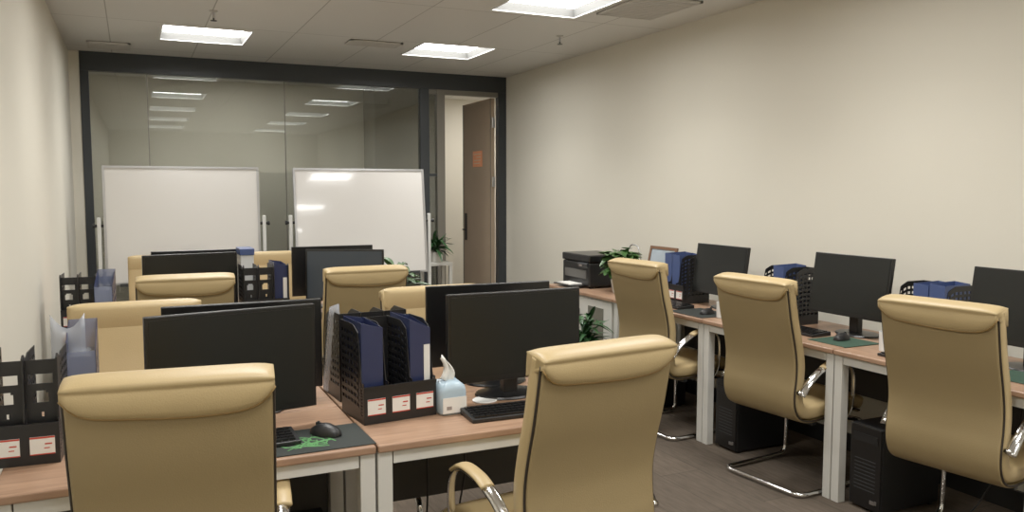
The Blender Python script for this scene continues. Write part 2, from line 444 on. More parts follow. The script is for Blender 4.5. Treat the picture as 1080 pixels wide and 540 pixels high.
# ------------------------------------------------------------------ desks
def make_desk(label, w=1.0, d=.5):
    t = thing('office_desk', label, 'desk', group=None)
    MB().box(-w/2+.003,w/2-.003,0,d-.002,.725,.75).build('tabletop', M['wood'], t, bevel=.006, seg=3)
    g = .004
    L = [(-w/2+g,.012),(w/2-g-.046,.012),(-w/2+g,d-.062),(w/2-g-.046,d-.062)]
    for x,y in L:
        MB().box(x,x+.046,y,y+.046,0,.725).build('leg', M['white_metal'], t, bevel=.002)
    MB().box(-w/2+g+.05,w/2-g-.05,.014,.04,.685,.725).box(-w/2+g+.05,w/2-g-.05,d-.04,d-.014,.685,.725).box(-w/2+g+.01,-w/2+g+.04,.062,d-.062,.685,.725).box(w/2-g-.04,w/2-g-.01,.062,d-.062,.685,.725).build('frame_rail', M['white_metal'], t)
    MB().box(-w/2+g+.05,w/2-g-.05,d-.032,d-.018,.38,.68).build('modesty_panel', M['modesty'], t)
    return t
desk0 = make_desk('wooden topped desk at the front left with white metal legs and a green mouse mat')
desk0.location = (.145,2.35,0)
G = 'wooden topped desks with white metal frames'
desk0['group'] = G
def D(x,y,rz,label): return dup(desk0,(x,y,0),rz,label,G)
D(1.145,2.35,0,'wooden topped desk in front centre, with tissue pack and the large bare top')
D(.145,3.352,180,'wooden topped desk back to back behind the front left monitor')
D(1.145,3.352,180,'wooden topped desk back to back behind the front centre monitor')
D(.145,4.76,0,'wooden topped desk of the far group, left place facing the glass')
D(1.145,4.76,0,'wooden topped desk of the far group, under the turned monitor')
D(.145,5.762,180,'wooden topped desk of the far group, left place nearest the left whiteboard')
D(1.145,5.762,180,'wooden topped desk of the far group nearest the right whiteboard')
def DR(yc,label,dep=.5): return dup(desk0,(3.05,yc,0),-90,label,G)
r1 = make_desk('wooden topped desk along the right wall, nearest the camera at the frame edge', 1.0, .62)
r1.location=(3.05,2.38,0); r1.rotation_euler=(0,0,-PI/2); r1['group']=G
dup(r1,(3.05,3.38,0),-90,'wooden topped desk along the right wall, middle one behind the middle tan chair',G)
dup(r1,(3.05,4.38,0),-90,'wooden topped desk along the right wall, next to the printer cabinet',G)

# low white cabinet with printer
cb = thing('low_cabinet','low white cabinet with wooden top and grey glass doors under the printer','cabinet',(3.05,5.40,0),-90)
MB().box(-.51,.51,0,.62,.725,.75).build('worktop', M['wood'], cb, bevel=.005)
MB().box(-.50,.50,.03,.60,.05,.725).build('carcass', M['white_metal'], cb, bevel=.003)
MB().box(-.48,.48,.06,.58,0,.05).build('plinth', M['baseboard'], cb)
for s in (-1,1):
    x0,x1 = (-.49,-.005) if s<0 else (.005,.49)
    d_ = MB().box(x0,x1,.012,.03,.06,.71).build('cabinet_door', M['white_metal'], cb, bevel=.002)
    MB().box(x0+.16,x1-.11,.008,.012,.15,.66).build('door_glass', M['glasspane_grey'], d_)
    hx = -.03 if s<0 else .03
    MB().box(hx-.006,hx+.006,-.008,.012,.52,.62).build('handle', M['darkgrey'], d_)

# ------------------------------------------------------------------ chairs
def make_chair(label):
    t = thing('office_chair', label, 'chair', group='tan leather cantilever chairs')
    W = .458
    prof = [(-.330,1.062),(-.320,1.01),(-.294,.88),(-.262,.76),(-.246,.67),(-.248,.59),(-.256,.52),(-.250,.455),(-.220,.402),(-.165,.376),(-.08,.370),(.03,.378),(.14,.388),(.21,.388),(.245,.375)]
    P = catmull([(0,a,b) for a,b in prof], 5)
    def frame(i):
        a = P[max(i-1,0)]; b = P[min(i+1,len(P)-1)]
        tt = (b-a).normalized(); n = Vector((0,-tt.z,tt.y))      # towards sitter
        return P[i], n
    def sweep(w, n0, n1, e=4):
        rows = []
        for i in range(len(P)):
            p, n = frame(i)
            endk = 1.0
            row = []
            for k in range(28):
                a = 2*PI*k/28; c, s_ = math.cos(a), math.sin(a)
                x = math.copysign(abs(c)**(2/7), c)*w/2
                v = math.copysign(abs(s_)**(2/e), s_)
                n1_ = n1*(1+.22*min(1,max(0,i/len(P)-.12)*2.2)) if n1 > .02 else n1
                nn = (n0+n1_)/2 + v*(n1_-n0)/2
                row.append(p + Vector((x,0,0)) + n*nn)
            rows.append(row)
        return MB().grid(rows, closed_u=True, caps=True)
    sweep(W-.012, -.008, .008, 6).build('back_shell', M['leather_back_shade'], t, smooth=True)
    sweep(W, .006, .068, 5).build('cushion', M['leather'], t, smooth=True)
    for s in (-1,1):
        MB().tube([frame(i)[0]+Vector((s*(W/2-.004),0,0))+frame(i)[1]*.004 for i in range(2,len(P))], .0045, 6).build('piping', M['piping'], t, smooth=True)
    # headrest roll wrapping over the top
    p0, n0 = frame(1); up = (P[0]-P[3]).normalized(); nf = Vector((0,-(-up).z,(-up).y))
    top = P[0]
    rows = []; edge = []
    NU = 28
    for iu in range(NU+1):
        u = -1+2*iu/NU; x = u*(W/2-.001)
        Lb = .022+.055*(1-abs(u)**8); Lf = .085-.02*abs(u)**6
        endf = (1-abs(u)**10)
        row = []
        Nb = 8
        def surf(s):   # point down the back surface
            i = 0; f = 0
            while s > (P[i+1]-P[i]).length: s -= (P[i+1]-P[i]).length; i += 1
            f = s/(P[i+1]-P[i]).length
            return P[i].lerp(P[i+1], f), frame(i)[1].lerp(frame(i+1)[1], f)
        droop = .005*math.sin(u*3.2+.9)
        for j in range(Nb+1):
            v = j/Nb; s = (Lb+droop)*(1-v)
            p, n = surf(s); bul = .004 + .010*math.sin(PI*min(v*.9+.12,1))**.7*(.4+.6*endf)
            if j == 0: bul = .004
            row.append(p - n*(.008+bul) + Vector((x,0,0)))
        for j in range(1,9):
            a = PI*j/9
            cen = top + nf*.029; R = .046*(.75+.25*endf)
            row.append(cen - nf*math.cos(a)*.050 + up*math.sin(a)*.022*(.5+.5*endf)+ Vector((x,0,0)))
        for j in range(0,9):
            v = j/8; p, n = surf(Lf*v)
            bul = .016*math.sin(PI*min(.5+v*.5,1))*(.4+.6*endf)+.002
            row.append(p + n*(.064+bul) + Vector((x,0,0)))
        edge.append(row[0]); rows.append(row)
    h = MB(); h.grid(rows); h.bm.faces.ensure_lookup_table()
    h.bm.verts.ensure_lookup_table(); nr = len(rows[0])
    h.bm.faces.new([h.bm.verts[k] for k in range(nr)]); h.bm.faces.new([h.bm.verts[NU*nr+k] for k in range(nr)])
    hr = h.build('headrest', M['leather'], t, smooth=True)
    MB().tube(edge, .0038, 6).build('seam', M['seam'], hr, smooth=True)
    # sled base
    yb, yf = -.215, .265; x = .245
    pts = [(-.20,.10,.36),(-.245,.18,.352),(-x,yf,.32),(-x,yf-.005,.014),(-x,yb,.014),(x,yb,.014),(x,yf-.005,.014),(x,yf,.32),(.245,.18,.352),(.20,.10,.36)]
    MB().tube(fillet(pts,.055), .0125, 10).build('sled_base', M['chrome'], t, smooth=True)
    MB().box(-.21,.21,-.10,-.07,.345,.364).box(-.21,.21,.09,.12,.345,.364).build('seat_support', M['darkgrey'], t)
    for s in (-1,1):
        xx = s*.252
        pl = catmull([(s*.232,.12,.355),(s*.244,.15,.42),(xx,.150,.56),(xx,.120,.635),(xx,.06,.662),(xx,-.03,.655),(xx,-.12,.625),(xx,-.19,.575),(s*.25,-.235,.52)],5)
        ar = MB().tube(pl, .01, 8, flat=(.006,.018)).build('armrest', M['chrome'], t, smooth=True)
        mb = MB(); rows=[]
        pc = catmull([(xx,.118,.640),(xx,.06,.668),(xx,-.03,.662),(xx,-.085,.643)],5)
        mb.tube(pc, .015, 12, flat=(.010,.023)); mb.build('arm_pad', M['leather'], ar, smooth=True)
        MB().tube([(s*.230,-.236,.535),(s*.252,-.236,.535)],.010,10).build('bolt', M['chrome'], ar, smooth=True)
    return t
ch0 = make_chair('tan leather chair in the left foreground, seen from behind, pushed to the front left desk')
def place(o, bx, by, rz):
    r = math.radians(rz); o.location = (bx - math.sin(r)*.33, by + math.cos(r)*.33, 0); o.rotation_euler = (0,0,r)
place(ch0,.068,2.055,-6.5)
def CH(bx,by,rz,label):
    o = dup(ch0,(0,0,0),0,label); place(o,bx,by,rz); return o
CH(1.22,1.955,7,'largest tan leather chair in the centre foreground with a chrome arm showing at its left').scale = (1.05,1,.995)
ch0.scale = (1.03,1,1)
CH(2.835,2.17,-81.2,'tan leather chair nearest the camera along the right wall desks')
CH(2.79,3.18,-84.2,'middle tan leather chair along the right wall, its chrome floor loop in view')
CH(2.77,4.20,-84,'tan leather chair at the right wall row, nearest the printer')
CH(.0,3.50,180,'tan leather chair facing us behind the front left monitor')
CH(1.215,3.50,180,'tan leather chair facing us behind the front centre monitor, mostly hidden')
CH(.235,4.43,-1,'tan leather chair of the far group, back to us, left of the central file rack')
CH(1.185,4.47,2,'tan leather chair of the far group, back to us, before the turned monitor')
CH(.195,5.92,180,'tan leather chair facing us at the far left, showing beside the black monitor')
CH(.925,5.92,180,'tan leather chair facing us at the far side, behind the blue folder rack')

# ------------------------------------------------------------------ monitors
def monitor(x, y, rz, top, label, tilt=0, z0=.75, w=.54, h=.325, scr='screen'):
    t = thing('computer_monitor', label, 'monitor', (x,y,z0), rz, 'black desktop monitors')
    T = top-z0; mt = Matrix.Translation((0,0,T-h/2)) @ Matrix.Rotation(math.radians(-tilt),4,'X')
    MB().box(-w/2,w/2,-.008,.012,-h/2,h/2,mt).build('casing', M['bezel'], t, bevel=.003)
    MB().box(-w/2+.012,w/2-.012,-.0095,-.008,-h/2+.022,h/2-.012,mt).build('screen', M[scr], t)
    MB().box(-w/2+.10,w/2-.10,.012,.035,-h/2+.05,h/2-.06,mt).build('rear_housing', M['black'], t, bevel=.008)
    MB().box(-.028,.028,.034,.075,.012,T-h/2).build('neck', M['black'], t, bevel=.005)
    MB().lathe([(.11,0),(.115,.004),(.11,.010),(.04,.016)],0,.07,28,1.1,.85).build('stand_base', M['bezel'], t, smooth=False)
    return t
monitor(.272,2.625,10,1.150,'black monitor at the front left, screen towards us, behind the left chair',h=.338,w=.518)
monitor(1.263,2.69,1,1.15,'black monitor in front centre, screen towards us, beside the tissue pack')
monitor(.345,2.99,180,1.123,'black monitor seen from behind over the top of the front left monitor')
monitor(1.305,3.03,179,1.14,'black monitor seen from behind over the top of the front centre monitor')
monitor(.295,5.04,8,1.152,'black monitor of the far group, left of the blue topped box',w=.52)
monitor(.36,5.42,184,1.145,'black monitor at the far left seen from behind, just above the one before it')
monitor(1.195,5.06,-24.9,1.147,'turned monitor of the far group with a bluish reflection painted into its screen',tilt=3,w=.49,scr='screen_sheen')
monitor(1.20,5.42,180,1.147,'black monitor at the far right of the group, only its top edge showing')
monitor(3.41,2.18,-90,1.178,'black monitor at the right frame edge on the right wall desk',tilt=8,w=.51)
monitor(3.41,3.12,-90,1.178,'black tilted monitor against the right wall, between middle and nearest chairs',tilt=8,w=.51)
monitor(3.42,4.18,-91,1.165,'black tilted monitor against the right wall, nearest the printer',tilt=8,w=.51)

# ------------------------------------------------------------------ keyboards, mice, mats
def keyboard(x,y,rz,label,w=.44):
    t = thing('keyboard', label, 'keyboard', (x,y,.7515), rz, 'black keyboards')
    MB().prism([(-.065,0),(.065,0),(.065,.022),(-.065,.012)],-w/2,w/2).build('tray', M['black'], t, bevel=.002)
    mb = MB()
    for r in range(5):
        for c in range(20):
            xx = -w/2+.012+c*(w-.024)/20; yy = -.055+r*.0225; z = .012+ (yy+.065)/.13*.010
            if r==0 and 4<=c<=8:
                if c==4: mb.box(xx,xx+5*(w-.024)/20-.003,yy,yy+.018,z,z+.005)
                continue
            mb.box(xx,xx+(w-.024)/20-.003,yy,yy+.018,z,z+.006)
    mb.build('keys', M['bezel'], t)
    return t
def mouse(x,y,rz,label,z=.7555):
    t = thing('computer_mouse', label, 'mouse', (x,y,z), rz, 'black computer mice')
    rows=[]
    for i in range(11):
        v = i/10; yy = -.055+.11*v; wv = .031*math.sin(PI*min(max(v*.94+.04,0),1))**.45
        hh = .036*math.sin(PI*(v*.8+.12))**.8
        rows.append([Vector((wv*math.cos(a), yy, max(0, hh*math.sin(a)))) for a in [PI*k/10 for k in range(11)]])
    m = MB(); m.grid(rows, caps=True); m.build('shell', M['black'], t, smooth=True)
    MB().tube([(0,.026,.030),(0,.026,.038)],.004,8).box(-.003,.003,.015,.035,.026,.0345).build('scroll_wheel', M['darkgrey'], t)
    return t
def mat_(x,y,rz,w,d,m,label,emb=False):
    t = thing('mouse_mat', label, 'mouse mat', (x,y,.7505), rz)
    MB().box(-w/2,w/2,-d/2,d/2,0,.003).build('mat_cloth', m, t, bevel=.001)
    if emb:
        # tangled three headed green emblem
        mb = MB(); cx, cy = w/2-.20, -.02
        rnd = random.Random(3)
        arcs = [[(rnd.uniform(-.09,.09),rnd.uniform(-.045,.045)) for _ in range(4)] for _k in range(6)] + [[(-.10,-.01),(-.06,.035),(-.01,.01),(-.03,-.03),(-.07,-.01),(-.04,.03)],
                [(-.02,-.045),(.0,-.01),(.03,.02),(.0,.045),(-.03,.03),(-.01,.0)],
                [(.10,-.02),(.07,.03),(.03,.03),(.02,-.01),(.06,-.03),(.08,.0)],
                [(-.06,-.05),(-.02,-.03),(.03,-.045),(.07,-.05)],
                [(-.12,.02),(-.08,.05),(-.03,.055)],[(.12,.015),(.09,.05),(.04,.055)]]
        for a in arcs:
            mb.tube(catmull([(cx+p*.95,cy+q*1.2,.0028) for p,q in a],5), .004, 6, flat=(.0012,.0030))
        mb.build('green_emblem', M['green'], t)
    return t
mat_(.38,2.485,1,.53,.24,M['matcloth'],'black mouse mat with a tangled green emblem on the front left desk',True)
keyboard(.215,2.505,3,'black keyboard on the front left desk beside the green emblem')['kx']=1
bpy.data.objects['keyboard'].location.z = .7545
mouse(.525,2.52,40,'black mouse on the green printed mat, front left desk')
keyboard(1.215,2.50,-2,'black keyboard on the front centre desk beside the tissue pack')
mouse(1.50,2.50,-5,'black mouse on the front centre desk behind the chair back',z=.751)
mat_(3.25,3.00,-90,.25,.24,M['matgreen'],'dark green mouse mat on the middle right wall desk')
keyboard(3.255,3.36,-90,'black keyboard on the middle desk of the right wall, beside the green mat',.42)
mouse(3.27,3.03,-80,'black mouse on the dark green mat, middle right wall desk')
mat_(3.20,4.08,-90,.34,.26,M['matcloth'],'dark mouse mat on the right wall desk nearest the printer')
keyboard(3.22,4.48,-90,'black keyboard on the right wall desk nearest the printer')
mouse(3.20,4.02,-85,'black mouse on the dark mat near the white mug')
mat_(3.30,2.06,-90,.30,.24,M['matgreen'],'green mouse mat on the right wall desk at the frame edge')
keyboard(3.19,2.46,-88,'black keyboard on the nearest right wall desk, behind the chair back')
keyboard(.22,4.93,0,'black keyboard of the far group, left place')
keyboard(1.15,4.87,-8,'black keyboard before the turned monitor of the far group')

# ------------------------------------------------------------------ file racks
def perf(mb, fn, nu, nv, hole):
    V = [[mb.bm.verts.new(fn(i/nu,j/nv)) for j in range(nv+1)] for i in range(nu+1)]
    for i in range(nu):
        for j in range(nv):
            if hole(i,j): continue
            mb.bm.faces.new([V[i][j],V[i+1][j],V[i+1][j+1],V[i][j+1]])
    loose = [v for v in mb.bm.verts if not v.link_faces]
    for v in loose: mb.bm.verts.remove(v)
RW, RD, RH = .26, .215, .322
def hprof(v):   # height of the sides from front to back
    if v < .08: return .135
    if v < .24:
        f = (v-.08)/.16; f = f*f*(3-2*f); return .135+(RH-.02-.135)*f
    return RH-.02+.02*min(1,(v-.24)/.2)
def make_rack(label, fwd=()):
    t = thing('file_rack', label, 'file rack', group='black perforated desk file racks')
    for k,xx in enumerate((-RW/2+.002,-RW/6,RW/6,RW/2-.002)):
        mb = MB()
        nu, nv = 22, 25
        perf(mb, lambda a,b: (xx, a*RD, .004+b*(hprof(a)-.004)), nu, nv,
             lambda i,j: (1 <= i < nu-1 and 3 <= j < nv-2 and i%3 != 0 and j%2 == 0))
        mb.build('side_panel' if k in (0,3) else 'divider', M['rack'], t, solid=.003)
    def hole(i,j):
        if 32 <= j < 36 and 1 <= i < 11: return True
        if 24 <= j < 29 and 3 <= i < 9: return not (j == 28 and i in (3,8))
        return j in (18,19) and i == 6
    for k in range(3):
        yy = .030 if k in fwd else RD-.006
        mb = MB(); x0 = -RW/2+k*RW/3+.003
        perf(mb, lambda a,b: (x0+a*(RW/3-.006), yy, .006+b*((RH-.006) if k not in fwd else RH-.018)), 13, 42, hole)
        mb.build('slot_spine', M['rack'], t, solid=.003)
    if fwd:      # full-height sides for the slots with forward spines
        for k,xx in enumerate((-RW/2+.002,-RW/6,RW/6,RW/2-.002)):
            MB().prism([(.004,.13),(.02,.13),(.05,.25),(.05,RH-.01),(.026,RH+.006),(.008,RH-.004)],xx-.0025,xx+.0025).build('slot_fin', M['rack'], t)
    MB().box(-RW/2,RW/2,0,RD,0,.006).build('base_tray', M['rack'], t)
    fs = MB().box(-RW/2,RW/2,-.004,.002,0,.125).box(-RW/2,RW/2,-.007,.002,.115,.125).build('front_strip', M['rack'], t)
    for k in (-1,0,1):
        cx = k*RW/3
        lc = MB().box(cx-.031,cx+.031,-.0065,-.004,.030,.084).build('label_card', M['paper'], t)
        mb = MB().box(cx-.031,cx+.031,-.0072,-.0065,.079,.084).box(cx-.031,cx+.031,-.0072,-.0065,.030,.033)
        mb.box(cx+.006,cx+.024,-.0072,-.0065,.060,.064).box(cx+.004,cx+.018,-.0072,-.0065,.048,.051)
        mb.build('red_print', M['red'], lc)
    return t
rk0 = make_rack('black file rack with three labels and blue folders in front centre')
def rk(o,x,y,rz,z=.7505): o.location=(x,y,z); o.rotation_euler=(0,0,math.radians(rz)); return o
rk(rk0,.792,2.59,6)
def RK(x,y,rz,label,src=None): o = dup(src or rk0,(0,0,0),0,label); return rk(o,x,y,rz)
rkL = rk(make_rack('empty black file rack at the front left edge, label cards and cut-outs showing',(0,1,2)),-.338,2.595,-3); rkL.scale = (1,1,.94)
RK(.775,3.125,184,'black file rack back to back behind the front centre rack')
rk(make_rack('black file rack in the middle of the far group with three pale labels',(0,1)),.705,4.95,2)
RK(-.243,5.0,-2,'black file rack of the far group against the left wall',rkL)
RK(3.34,4.58,-90,'black file rack on the right wall desk beside the picture frame')
RK(3.34,3.60,-90,'black file rack on the middle right wall desk, between two monitors')
RK(3.34,2.66,-90,'black file rack on the nearest right wall desk with pale label folder')

def folder(rackpos, slot, m, label, h=.315, w=.066, lab=True, dy=.03, slant=.03, dep=.17, group='blue folders standing in the file racks', front=0):
    x,y,rz = rackpos; r = math.radians(rz)
    lx = slot*RW/3; ly = dy
    t = thing('file_folder', label, 'folder', (x+lx*math.cos(r)-ly*math.sin(r), y+lx*math.sin(r)+ly*math.cos(r), .7575), rz, group)
    mb = MB()
    rows=[]
    # box with gently slanted open top
    for (a,b) in ((0,0),(1,1)):
        pass
    v = [(-w/2,0),(w/2,0),(w/2,dep),(-w/2,dep)]
    hh = [h, h-slant, h-slant*.4, h+.004]
    A = [mb.bm.verts.new((p[0],p[1],0)) for p in v]; B = [mb.bm.verts.new((p[0],p[1],q)) for p,q in zip(v,hh)]
    mb.bm.faces.new(A[::-1])
    for i in range(4): mb.bm.faces.new([A[i],A[(i+1)%4],B[(i+1)%4],B[i]])
    mb.build('cover', m, t, solid=.002)
    MB().box(-w/2+.006,w/2-.006,.006,dep-.01,0.002,h-slant-.02).build('papers', M['paper'] if m is M['clear'] else m, t)
    if lab:
        s = 1 if lab is True else lab
        MB().box(w/2-.024,w/2-.002,-.003,-.001,.03,h*.72).build('label_strip', M['paper'], t)
    return t
CR=(.792,2.59,6)
folder(CR,-1,M['navy'],'tall dark blue folder in the left slot of the front centre rack',h=.325,lab=False,slant=.02,w=.074)
folder(CR,1,M['navy'],'dark blue folder with a white spine strip in the front centre rack',h=.325,lab=True,slant=.035,w=.074)
BR=(.705,4.95,2)
folder(BR,1,M['navy'],'dark blue folder with white strip in the far group rack',h=.33,slant=.02,w=.074)
R1=(3.34,4.58,-90); R2=(3.34,3.60,-90); R3=(3.34,2.66,-90)
folder(R1,-1,M['blue'],'blue folder in the rack beside the picture frame, right wall',h=.322,lab=False,slant=.004,w=.08)
folder(R1,0,M['blue'],'right hand blue folder in the rack near the picture frame',h=.318,lab=False,slant=.004,w=.08)
folder(R2,0,M['blue'],'blue folder in the middle right wall rack, left of the large monitor',h=.325,lab=False,slant=.004,w=.08)
folder(R3,0,M['blue'],'blue folder with white label in the nearest right wall rack',h=.318,slant=.004,w=.08)
folder(R3,1,M['blue'],'right one of two blue folders in the nearest right wall rack',h=.325,lab=False,slant=.006,w=.08)

# upright translucent magazine holders next to the left racks
def holder(x,y,rz,label):
    t = thing('magazine_holder', label, 'file holder', (x,y,.7505), rz, 'translucent blue magazine holders')
    w, d, h = .085, .20, .335
    mb = MB()
    for s in (-1,1):
        xx = s*w/2
        perf(mb, lambda a,b: (xx, a*d, b*(.26+.075*a)), 12, 18, lambda i,j: (1<=i<11 and 2<=j<16 and i%3!=0 and j%3==1))
    mb.build('side_panel', M['navy'], t, solid=.002)
    MB().box(-w/2,w/2,0,.002,0,.258).box(-w/2,w/2,d-.002,d,0,h).box(-w/2,w/2,0,d,0,.003).build('front_panel', M['sleeve'], t)
    MB().box(-.030,.0,-.002,0,.03,.16).build('label_strip', M['paper'], t)
    MB().box(-w/2+.01,w/2-.01,.02,d-.02,.004,.24).build('papers', M['clear'], t)
    return t
holder(-.165,2.885,0,'translucent blue magazine holder standing behind the front left chair')
holder(-.155,4.785,-4,'translucent blue magazine holder beside the far left rack')
# clear sleeves in the rear rack
sl = thing('plastic_sleeve','clear crumpled plastic sleeve standing up left of the front centre rack','sleeve',(.70,2.93,.757),4)
mb = MB(); rows=[]
for i in range(7):
    u=i/6; rows.append([Vector((-.035+.012*math.sin(u*5+v*3), u*.17, v*.35-(.05*u if v>.9 else 0))) for v in [k/6 for k in range(7)]])
mb.grid(rows); mb.build('sleeve_sheet', M['clear'], sl, smooth=True, solid=.001)
sl2 = thing('plastic_sleeve','clear plastic sleeve with folded white corner behind the front left chair','sleeve',(-.185,3.0,.757),0)
mb = MB(); rows=[]
for i in range(7):
    u=i/6; rows.append([Vector((.03-.10*u, .004*math.sin(u*6+v*4), v*(.36-.05*math.sin(u*PI)))) for v in [k/6 for k in range(7)]])
mb.grid(rows); mb.build('sleeve_sheet', M['clear'], sl2, smooth=True, solid=.001)

# white document box with blue top in far group
db = thing('document_box','slim white document box with a blue top behind the far group rack','box',(.625,5.28,.7505),0)
MB().box(-.038,.038,-.10,.10,0,.37).build('box_body', M['white'], db, bevel=.002)
MB().box(-.043,.043,-.105,.105,.37,.41).build('blue_top', M['blue'], db, bevel=.003)

# tissue pack
tp = thing('tissue_pack','pale blue and white tissue pack with one tissue pulled up','tissue pack',(.975,2.62,.7505),3)
mb = MB(); rows=[]
for j,(z,s) in enumerate([(0,.92),(.012,1),(.08,1.0),(.098,.93),(.108,.7),(.112,.28)]):
    rows.append([Vector(((.05*s)*math.copysign(abs(math.cos(a))**.35,math.cos(a)),(.052*s)*math.copysign(abs(math.sin(a))**.35,math.sin(a)), z+(.004*math.sin(3*a) if 0<j else 0))) for a in [2*PI*k/28 for k in range(28)]])
mb.grid(rows, closed_u=True, caps=True); mb.build('wrapper', M['palegreen'], tp, smooth=True)
MB().box(-.044,.044,-.0535,-.0525,.008,.062).build('white_panel', M['paper'], tp)
MB().box(-.03,-.012,-.0545,-.0535,.02,.032).build('print_mark', M['greyprint'], tp)
mb = MB(); rows=[]
for i in range(9):
    v=i/8; rows.append([Vector((-.018+ .02*math.sin(v*3.2)+(u-.5)*(.045-.018*v), .008*math.sin(u*9+v*4), .105+.085*v+.012*math.sin(u*5))) for u in [k/8 for k in range(9)]])
mb.grid(rows); mb.build('tissue', M['paper'], tp, smooth=True, solid=.001)
# coaster
cs = MB().lathe([(.045,0),(.046,.003),(.043,.005)],n=24).build('coaster', M['white'], loc=(1.145,2.70,.7508)); tag(cs,'small round white coaster under the front centre monitor','coaster')

# mugs
def mug(x,y,label):
    t = thing('mug', label, 'mug', (x,y,.7505), 0, 'white mugs on the right wall desks')
    MB().lathe([(.03,0),(.034,.003),(.036,.095),(.033,.095),(.031,.01)],n=24).build('cup', M['white'], t, smooth=False)
    MB().tube(catmull([(0,-.034,.075),(0,-.058,.07),(0,-.060,.035),(0,-.034,.025)],5),.0045,8).build('handle', M['black'], t, smooth=True)
mug(3.20,3.88,'white mug on the right wall desk, between the middle chair and the mouse')
mug(3.24,2.73,'white mug mostly hidden behind the nearest right wall chair')

# ------------------------------------------------------------------ printer
pr = thing('printer','black multifunction printer with paper in its tray on the white cabinet','printer',(3.19,5.66,.7505),-90)
MB().box(-.215,.215,.0,.33,.012,.20).build('body', M['black'], pr, bevel=.012)
MB().box(-.22,.22,-.005,.335,.203,.262).build('scanner_lid', M['bezel'], pr, bevel=.01)
MB().box(-.17,.17,-.004,.002,.075,.14).build('output_slot', M['ventdark'], pr)
pt = MB().box(-.15,.15,-.12,.0,.015,.024).build('paper_tray', M['black'], pr, bevel=.002)
MB().box(-.105,.105,-.11,.03,.026,.034).build('paper_stack', M['paper'], pt)
MB().prism([(-.006,.16),(.0,.16),(.0,.20),(-.02,.19)],.06,.20).build('control_panel', M['darkgrey'], pr)
MB().box(.085,.125,-.018,-.012,.172,.186).build('display', M['greyprint'], pr)
for s in (-1,1):
    for q in (.04,.29): MB().box(s*.18-.015,s*.18+.015,q-.015,q+.015,0,.012).build('foot', M['black'], pr)
cbp = MB().tube(catmull([(3.56,5.52,.92),(3.60,5.52,1.05),(3.60,5.45,1.085),(3.60,5.37,1.04),(3.62,5.35,.80),(3.62,5.35,.757)],6),.005,8).build('printer_cable', M['alu'], smooth=True)
tag(cbp,'thin grey cable looping up behind the black printer','cable')

# picture frame
pf = thing('picture_frame','brown wooden picture frame leaning on the right wall above the cabinet end','picture frame',(3.56,5.085,.7515),-90)
mt = Matrix.Rotation(math.radians(-12),4,'X')
w,h,f = .34,.345,.022
MB().box(-w/2,w/2,-.008,.008,0,f,mt).box(-w/2,w/2,-.008,.008,h-f,h,mt).box(-w/2,-w/2+f,-.008,.008,f,h-f,mt).box(w/2-f,w/2,-.008,.008,f,h-f,mt).build('wooden_border', M['brownwood'], pf)
MB().box(-w/2+f,w/2-f,-.002,.004,f,h-f,mt).build('print_sheet', mat('pale_blue_print', srgb(170,182,192), .4, noise=.25, nscale=7), pf)

# ------------------------------------------------------------------ PC towers
def tower(x,y,rz,label):
    t = thing('computer_tower', label, 'computer', (x,y,0), rz, 'black computer towers under the desks')
    MB().box(-.09,.09,.012,.40,.012,.41).build('case', M['black'], t, bevel=.004)
    MB().box(-.088,.088,0,.012,.015,.408).build('front_panel', M['bezel'], t, bevel=.004)
    MB().box(-.07,.07,-.003,0,.33,.37).build('drive_cover', M['black'], t)
    MB().box(.035,.060,-.003,0,.045,.062).box(.062,.072,-.003,0,.048,.066).build('badge', M['alu'], t)
    mb = MB()
    for k in range(9): mb.box(-.06,.06,-.002,0,.10+k*.018,.104+k*.018)
    mb.build('air_slots', M['darkgrey'], t)
    for s in (-1,1):
        for q in (.04,.36): MB().box(s*.07-.012,s*.07+.012,q-.012,q+.012,0,.012).build('foot', M['black'], t)
    return t
tw = tower(3.10,2.71,-90,'black computer tower under the nearest right wall desk, small badge low on its front')
def TW(x,y,rz,l): return dup(tw,(x,y,0),rz,l)
TW(3.10,3.71,-90,'black computer tower under the middle right wall desk beside the double white legs')
TW(3.10,4.71,-90,'black computer tower under the right wall desk nearest the printer')
TW(.475,2.405,0,'black computer tower under the front left desk')

# cables
def cable(pts,label,r=.004,m='black'):
    o = MB().tube(catmull(pts,6),r,6).build('power_cable', M[m], smooth=True); tag(o,label,'cable'); return o
cable([(.80,2.80,.70),(.78,2.78,.45),(.85,2.70,.15),(1.0,2.66,.02),(1.2,2.62,.01),(1.4,2.7,.01)],'black cable drooping to the floor under the front centre desk')
cable([(.95,2.80,.70),(.94,2.76,.35),(.88,2.72,.08),(.78,2.6,.006),(.70,2.52,.006)],'black cable hanging beside the legs under the front centre desk')
cable([(1.08,2.80,.70),(1.09,2.76,.5),(1.06,2.75,.3),(1.1,2.74,.10),(1.2,2.78,.006)],'thin black cable hanging straight under the front centre desk')
cable([(3.62,2.30,.70),(3.60,2.32,.4),(3.50,2.40,.10),(3.42,2.42,.006),(3.35,2.25,.006)],'black cable against the right wall beside the nearest chair')
cable([(3.63,2.05,.72),(3.62,2.10,.45),(3.58,2.18,.2),(3.61,2.28,.006)],'thin black cable on the wall under the frame edge desk')
ps = thing('power_strip','white power strip on the carpet under the front centre desk','power strip',(1.0,2.74,0),5)
MB().box(-.14,.14,-.028,.028,0,.04).build('strip_body', M['white'], ps, bevel=.004)
mb = MB()
for k in range(4): mb.box(-.11+k*.06,-.085+k*.06,-.01,.01,.04,.042)
mb.build('sockets', M['black'], ps)

